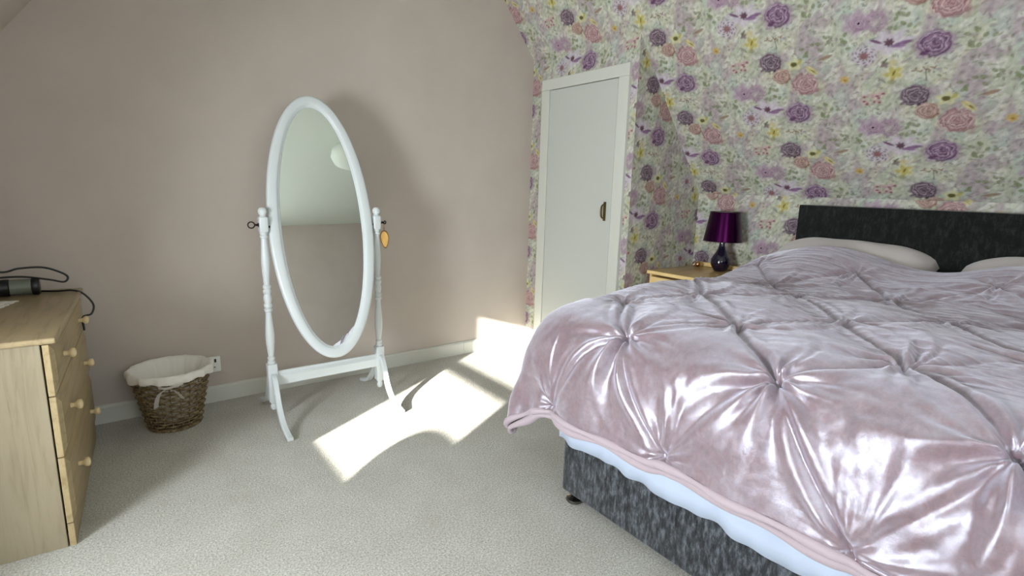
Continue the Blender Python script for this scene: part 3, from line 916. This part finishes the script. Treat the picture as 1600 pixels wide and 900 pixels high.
# wooden leaf tag hanging from the right-hand screw
tg = empty('leaf_tag', (-1.400, -.44, .928)); tag(tg, 'small golden wooden leaf tag hanging on the mirror post', 'tag')
def leaf_poly(s):
    pts = []
    for k in range(24):
        a = 2*PI*k/24
        y = math.cos(a); x = math.sin(a)
        w = .027*(1+.28*y)*abs(x)**1.15*(1 if x >= 0 else -1)
        pts.append(((w*.9+.004*(1-y))*s, (.052*y)*s))
    return pts
bm = bmesh.new(); extrude_profile(bm, leaf_poly(.86), 'y', -.0035, .0035); obj('leaf_face', bm, M_TAG, tg)
bm = bmesh.new(); extrude_profile(bm, leaf_poly(1.0), 'y', -.002, .002); obj('leaf_rim', bm, M_TAGRIM, tg)
bm = bmesh.new(); tube(bm, catmull([(.001, 0, .05), (-.002, 0, .075), (.002, .004, .094), (.004, 0, .075), (.001, 0, .05)], 6), .0012, 6); obj('hanging_cord', bm, M_TAGRIM, tg)

# ------------------------------------------------------------------ chest of drawers
CH = empty('chest_of_drawers', (-2.812, -1.10, 0), -.049); tag(CH, 'pale wood three-drawer chest at the left edge', 'chest of drawers')
CL, CDp, CHt = .925, .43, .732
obj('top', bxm(-CDp-.01, .012, -.012, CL+.012, .712, CHt, .007, 3), M_PINE_T, CH, angle=40)
obj('side_panel', bxm(-CDp, -.031, 0, .018, 0, .7115, .001, 1), M_PINE_V, CH)
obj('side_panel', bxm(-CDp, -.028, CL-.018, CL, 0, .7115, .001, 1), M_PINE_V, CH)
obj('back_panel', bxm(-CDp, -.42, .0185, CL-.0185, .02, .7115), M_PINE_V, CH)
obj('carcass', bxm(-.4195, -.034, .0185, CL-.0185, .02, .705), M_GAP, CH)  # inner block coloured dark as the shade between drawers and sides
for z0, z1 in ((.538, .7085), (.326, .533), (.086, .321)):
    bm = bmesh.new()
    # front slab with a bevelled, proud centre field
    A = [(0, z0), (CL, z0), (CL, z1), (0, z1)]
    def rect(x, ins): return [bm.verts.new((x, ins if k in (0, 3) else CL-ins, z0+ins if k in (0, 1) else z1-ins)) for k in range(4)]
    loops = [rect(-.026, 0), rect(-.010, 0), rect(-.008, .002), rect(-.001, .022), rect(.0005, .024), rect(.0005, .026)]
    for a, b in zip(loops, loops[1:]):
        for k in range(4): bm.faces.new((a[k], a[(k+1) % 4], b[(k+1) % 4], b[k]))
    bm.faces.new(loops[0][::-1]); bm.faces.new(loops[-1])
    dr = obj('drawer', bm, M_PINE_H, CH)
    for ky in (.20, .725):
        zc = (z0+z1)/2
        prof = [(.0, 0), (.009, 0), (.008, .010), (.009, .014), (.0155, .019), (.0175, .026), (.0155, .032), (.008, .0355), (.0, .036)]
        bm = bmesh.new(); lathe(bm, prof, 0, 0, 18)
        bmesh.ops.rotate(bm, verts=bm.verts[:], matrix=Matrix.Rotation(PI/2, 3, 'Y'))
        k_ = obj('knob', bm, M_KNOB, dr, angle=50); k_.location = (.0005, ky, zc)
obj('plinth', bxm(-.026, -.008, 0, CL, 0, .082, .001, 1), M_PINE_H, CH)

# things on the chest
dd = empty('hair_dryer', (-2.99, -.27, .7325)); tag(dd, 'black and grey hair dryer lying on the chest top', 'hair dryer')
def xlathe(name, prof, m, par, seg=24):
    bm = bmesh.new(); lathe(bm, prof, 0, 0, seg)
    bmesh.ops.rotate(bm, verts=bm.verts[:], matrix=Matrix.Rotation(PI/2, 3, 'Y'))
    o = obj(name, bm, m, par, angle=40); o.location = (0, 0, .036); return o
xlathe('grey_barrel', [(.031, .002), (.033, .004), (.033, .070), (.031, .072)], M_GREYPL, dd)
xlathe('end_cap', [(.0, .0715), (.034, .0715), (.0355, .075), (.0355, .092), (.032, .097), (.0, .098)], M_BLACK, dd)
xlathe('body', [(.0, -.14), (.028, -.138), (.034, -.12), (.0355, -.05), (.0355, .0), (.032, .0025), (.0, .0025)], M_BLACK, dd)
bm = bmesh.new()
tube(bm, catmull([(-.08, -.02, .03), (-.088, -.07, .022), (-.1, -.12, .018), (-.11, -.165, .018)], 6), [.018]*19, 12)
obj('handle', bm, M_BLACK, dd, smooth=True)
def cable(name, pts, par, r_=.0042, m=M_BLACK):
    bm = bmesh.new(); tube(bm, catmull(pts, 10), r_, 8); return obj(name, bm, m, par, smooth=True)
# world points -> local
def loc(o, pts): return [tuple(Vector(p)-o.location) for p in pts]
cable('power_cord', loc(dd, [(-3.12, -.43, .750), (-3.17, -.40, .85), (-3.10, -.33, .862), (-3.00, -.32, .842), (-2.95, -.30, .851), (-2.875, -.30, .851), (-2.82, -.29, .825), (-2.797, -.29, .802), (-2.812, -.29, .782),
                             (-2.86, -.285, .795), (-2.95, -.27, .812), (-3.05, -.26, .806), (-3.12, -.21, .76), (-3.08, -.19, .737), (-2.95, -.20, .737), (-2.84, -.25, .737), (-2.79, -.27, .739), (-2.752, -.28, .722), (-2.722, -.29, .672), (-2.732, -.30, .632), (-2.762, -.31, .622), (-2.764, -.30, .56)]), dd)

# lace doily
def doily():
    bm = bmesh.new(); n1, n2 = 26, 30; w, h = .24, .27
    vs = [[bm.verts.new((-w*i/(n1-1)+.004*math.sin(j*1.57)*(i in (0, n1-1)), -h*j/(n2-1)+.004*math.sin(i*1.57)*(j in (0, n2-1)), .0)) for j in range(n2)] for i in range(n1)]
    for i in range(n1-1):
        for j in range(n2-1):
            if (i % 3 == 1 and j % 3 == 1): continue
            bm.faces.new((vs[i][j], vs[i+1][j], vs[i+1][j+1], vs[i][j+1]))
    bmesh.ops.recalc_face_normals(bm, faces=bm.faces[:])
    bmesh.ops.solidify(bm, geom=bm.faces[:], thickness=.0015)
    return bm
o = obj('lace_doily', doily(), M_CLOTH); o.location = (-2.952, -.40, .7345); o.rotation_euler.z = -.28
tag(o, 'white lace doily lying on the chest top', 'doily')

# ------------------------------------------------------------------ wicker waste basket
bk = empty('waste_basket', (-2.452, -.205, 0)); tag(bk, 'wicker waste basket with white cloth liner and bow', 'basket')
BH, RB, RT = .285, .112, .168
def brad(z): return RB+(RT-RB)*(z/BH)**.95
bm = bmesh.new(); NST = 22
for k in range(NST):
    a = 2*PI*k/NST
    tube(bm, [(brad(z)*math.cos(a), brad(z)*math.sin(a), z) for z in np.linspace(.006, BH, 7)], .0034, 6)
obj('stakes', bm, M_WICKER, bk, smooth=True)
bm = bmesh.new(); rows = 17
for rI in range(rows):
    z = .014+rI*(BH-.03)/(rows-1)
    pts = []
    for k in range(NST*4):
        a = 2*PI*k/(NST*4)
        w = .0062*math.cos(NST/2*a+(PI if rI % 2 else 0)+PI)
        pts.append(((brad(z)+w)*math.cos(a), (brad(z)+w)*math.sin(a), z))
    tube(bm, pts, .0050, 6, closed=True)
w = obj('woven_rods', bm, M_WICKER, bk, smooth=True); w['kind'] = 'stuff'
bm = bmesh.new()
tube(bm, [((RB+.004)*math.cos(2*PI*k/48), (RB+.004)*math.sin(2*PI*k/48), .007) for k in range(48)], .007, 8, closed=True)
obj('base_ring', bm, M_WICKER, bk, smooth=True)
bm = bmesh.new(); lathe(bm, [(0, .008), (RB-.004, .008), (RB-.004, .012), (0, .012)], seg=32); obj('base', bm, M_WICKER, bk)
# liner: inside bag folded over the rim
bm = bmesh.new(); seg = 96; prof = [(.0, .035), (RB-.03, .036), (RB-.022, .05), (brad(.15)-.020, .15), (brad(.26)-.020, .26), (RT-.004, .300), (RT+.006, .309), (RT+.015, .305), (RT+.019, .293), (RT+.019, .278), (RT+.016, .268)]
rings = []
for i, (r_, z) in enumerate(prof):
    ring = []
    for k in range(seg):
        a = 2*PI*k/seg; am = .004 if i >= 7 else (.003 if i > 2 else 0)
        w = am*(math.sin(13*a)+.6*math.sin(29*a+1))
        dz = (.004*math.sin(5*a)+.003*math.sin(17*a)) if i >= 8 else 0
        ring.append(bm.verts.new(((r_+w)*math.cos(a), (r_+w)*math.sin(a), z+dz)) if r_ > 0 else None)
    rings.append(ring)
for a, b in zip(rings[1:], rings[2:]):
    for k in range(seg): bm.faces.new((a[k], a[(k+1) % seg], b[(k+1) % seg], b[k]))
bm.faces.new(rings[1])
obj('cloth_liner', bm, M_CLOTH, bk, smooth=True)
# ribbon bow on the camera side
ba = math.atan2(CAM.y+.205, CAM.x+2.452)-.10
def rim(a, dr, z): 
    r_ = brad(min(z, BH))+dr
    return Vector((r_*math.cos(a), r_*math.sin(a), z))
def ribbon(bm, pts, wdir, w=.0105):
    P = catmull(pts, 6); rows_ = []
    for i, p in enumerate(P):
        rows_.append((bm.verts.new(p-wdir*w), bm.verts.new(p+wdir*w)))
    for a, b in zip(rows_, rows_[1:]): bm.faces.new((a[0], a[1], b[1], b[0]))
tand = Vector((-math.sin(ba), math.cos(ba), 0))
bm = bmesh.new()
ribbon(bm, [rim(ba, .030, .256), rim(ba-.16, .032, .236), rim(ba-.27, .028, .200), rim(ba-.36, .022, .150)], (tand+Vector((0, 0, .35))).normalized())
ribbon(bm, [rim(ba, .030, .256), rim(ba+.13, .032, .240), rim(ba+.24, .028, .215), rim(ba+.32, .022, .185)], (tand-Vector((0, 0, .5))).normalized())
ribbon(bm, [rim(ba-.20, .026, .262), rim(ba, .030, .256), rim(ba+.34, .026, .268)], Vector((0, 0, 1)), .006)
box(bm, -.01, .01, -.01, .01, -.01, .01) if False else None
bmesh.ops.solidify(bm, geom=bm.faces[:], thickness=.0015)
obj('ribbon_bow', bm, M_CLOTH, bk)

# ------------------------------------------------------------------ wall socket behind the basket
so = empty('wall_socket', (-2.245, 0, .217)); tag(so, 'white wall socket plate above skirting beside the basket', 'socket')
obj('face_plate', bxm(-.043, .043, -.011, -.0005, -.045, .045, .004, 3), M_PLASTIC, so, angle=40)
obj('switch', bxm(.012, .022, -.014, -.011, .012, .032, .001, 1), M_BLACK, so)
bm = bmesh.new(); box(bm, -.003, .003, -.0118, -.0105, .004, .014); box(bm, -.016, -.008, -.0118, -.0105, -.018, -.013); box(bm, .008, .016, -.0118, -.0105, -.018, -.013)
obj('socket_holes', bm, M_BLACK, so)

# ------------------------------------------------------------------ bedside table and lamp
nt = empty('bedside_table', (.17, -1.07, 0)); tag(nt, 'honey pine bedside table between cupboard and bed', 'bedside table')
NW, ND, NH = .46, .52, .728
obj('table_top', bxm(-.014, ND, -NW-.012, .012, NH-.022, NH, .005, 3), M_NIGHT_T, nt, angle=40)
obj('front_lip', bxm(-.020, -.0142, -NW-.012, .012, NH-.022, NH, .002, 1), M_NIGHT, nt)
obj('back_rail', bxm(ND-.02, ND, -NW, 0, NH+.0005, NH+.028, .003, 2), M_NIGHT, nt)
obj('side_panel', bxm(0, ND, -.016, 0, 0, NH-.0225), M_NIGHT, nt); obj('side_panel', bxm(0, ND, -NW, -NW+.016, 0, NH-.0225), M_NIGHT, nt)
obj('back_panel', bxm(ND-.012, ND, -NW+.0165, -.0165, .02, NH-.0225), M_NIGHT, nt)
for z0, z1 in ((.52, .69), (.345, .515), (.06, .34)):
    dr = obj('drawer', bxm(-.012, .40, -NW+.018, -.018, z0, z1, .004, 2), M_NIGHT, nt)
    bm = bmesh.new(); lathe(bm, [(.0, 0), (.009, 0), (.008, .010), (.0155, .019), (.0175, .026), (.0155, .032), (.0, .036)], 0, 0, 16)
    bmesh.ops.rotate(bm, verts=bm.verts[:], matrix=Matrix.Rotation(-PI/2, 3, 'Y'))
    k_ = obj('knob', bm, M_KNOB, dr, smooth=True); k_.location = (-.012, -NW/2, (z0+z1)/2)

lp = empty('table_lamp', (.575, -1.318, NH+.0005)); tag(lp, 'purple satin shade table lamp with dark gourd base', 'lamp')
bm = bmesh.new()
lathe(bm, [(.0, 0), (.038, 0), (.041, .004), (.050, .018), (.0605, .040), (.0635, .058), (.060, .078), (.049, .100), (.035, .122), (.0245, .145), (.0185, .170), (.0165, .195), (.0175, .208), (.0, .21)], 0, 0, 40)
obj('lamp_base', bm, M_LAMP, lp, smooth=True)
bm = bmesh.new(); lathe(bm, [(.009, .209), (.009, .235), (.014, .237), (.014, .262), (.0, .263)], 0, 0, 16); obj('lamp_holder', bm, M_BLACK, lp)
bm = bmesh.new(); lathe(bm, [(.121, .197), (.093, .385)], 0, 0, 64, cap=False); sh = obj('lamp_shade', bm, M_SHADE, lp, smooth=True)
bm = bmesh.new(); lathe(bm, [(.1195, .1975), (.0915, .3845)], 0, 0, 64, cap=False); obj('shade_lining', bm, M_SHADEIN, sh, smooth=True)
bm = bmesh.new()
tube(bm, [(.1205*math.cos(2*PI*k/64), .1205*math.sin(2*PI*k/64), .197) for k in range(64)], .0022, 6, closed=True)
tube(bm, [(.0925*math.cos(2*PI*k/64), .0925*math.sin(2*PI*k/64), .385) for k in range(64)], .0022, 6, closed=True)
for k in range(3): tube(bm, [(.012*math.cos(k*2.09), .012*math.sin(k*2.09), .262), (.0915*math.cos(k*2.09), .0915*math.sin(k*2.09), .37)], .0016, 5)
obj('shade_wire', bm, M_BLACKMETAL, sh, smooth=True)
cable('lamp_cord', [(.04, -.02, .006), (.06, -.05, .004), (.07, -.10, .004), (.075, -.17, .004), (.07, -.20, .004)], lp, .003)

tr = empty('gold_trinket', (.60, -1.135, NH+.0005)); tag(tr, 'small rose gold trinket beside the lamp', 'trinket')
bm = bmesh.new(); lathe(bm, [(.0, 0), (.010, .001), (.017, .010), (.019, .018), (.016, .028), (.008, .035), (.0, .037)], 0, 0, 20); obj('bauble', bm, M_GOLD, tr, smooth=True)
bm = bmesh.new(); tube(bm, [(.004, .026+.015*math.cos(2*PI*k/20), .016+.015*math.sin(2*PI*k/20)) for k in range(20)], .0035, 6, closed=True); obj('ring', bm, M_GOLD, tr, smooth=True)

# ------------------------------------------------------------------ seen in the looking-glass: pendant shade
pd = empty('pendant_lamp', (-.93, -2.02, ZC)); tag(pd, 'round cream pendant lamp shade on the ceiling, seen in the mirror', 'ceiling lamp')
bm = bmesh.new(); lathe(bm, [(.0, -.001), (.045, -.001), (.045, -.015), (.02, -.03), (.0, -.03)], 0, 0, 24); obj('ceiling_rose', bm, M_PLASTIC, pd, angle=40)
bm = bmesh.new(); tube(bm, [(0, 0, -.03), (0, 0, -.10)], .004, 8); obj('flex', bm, M_PLASTIC, pd)
bm = bmesh.new(); lathe(bm, [(.03, -.06), (.12, -.075), (.19, -.12), (.205, -.165), (.19, -.215), (.13, -.255), (.06, -.272), (.0, -.275)], 0, 0, 40, cap=False)
obj('lamp_shade', bm, M_CEIL, pd, smooth=True)

# guessed, unseen cushion added on the dormer sill to shape the sun patch
def cushion():
    n1, n2 = 36, 18
    bm = bmesh.new(); rings = []
    for i in range(n2+1):
        ph = -PI/2+PI*i/n2; ring = []
        for k in range(n1):
            a = 2*PI*k/n1
            sgn = lambda v, e: math.copysign(abs(v)**e, v)
            x = .062*sgn(math.cos(ph), .8)*sgn(math.cos(a), .8); y = .205*sgn(math.cos(ph), .7)*sgn(math.sin(a), .8); z = .10*sgn(math.sin(ph), .85)
            ring.append(bm.verts.new((x, y, z)))
        rings.append(ring)
    for a, b in zip(rings, rings[1:]):
        for k in range(n1): bm.faces.new((a[k], a[(k+1) % n1], b[(k+1) % n1], b[k]))
    bmesh.ops.remove_doubles(bm, verts=bm.verts[:], dist=.0005)
    return bm
o = obj('added_sill_cushion', cushion(), M_HEM, smooth=True); o.location = (WX+.075, -2.44, WZ0-.034+.10)
tag(o, 'unseen pink cushion added on the dormer sill to shape the sun patch', 'cushion')
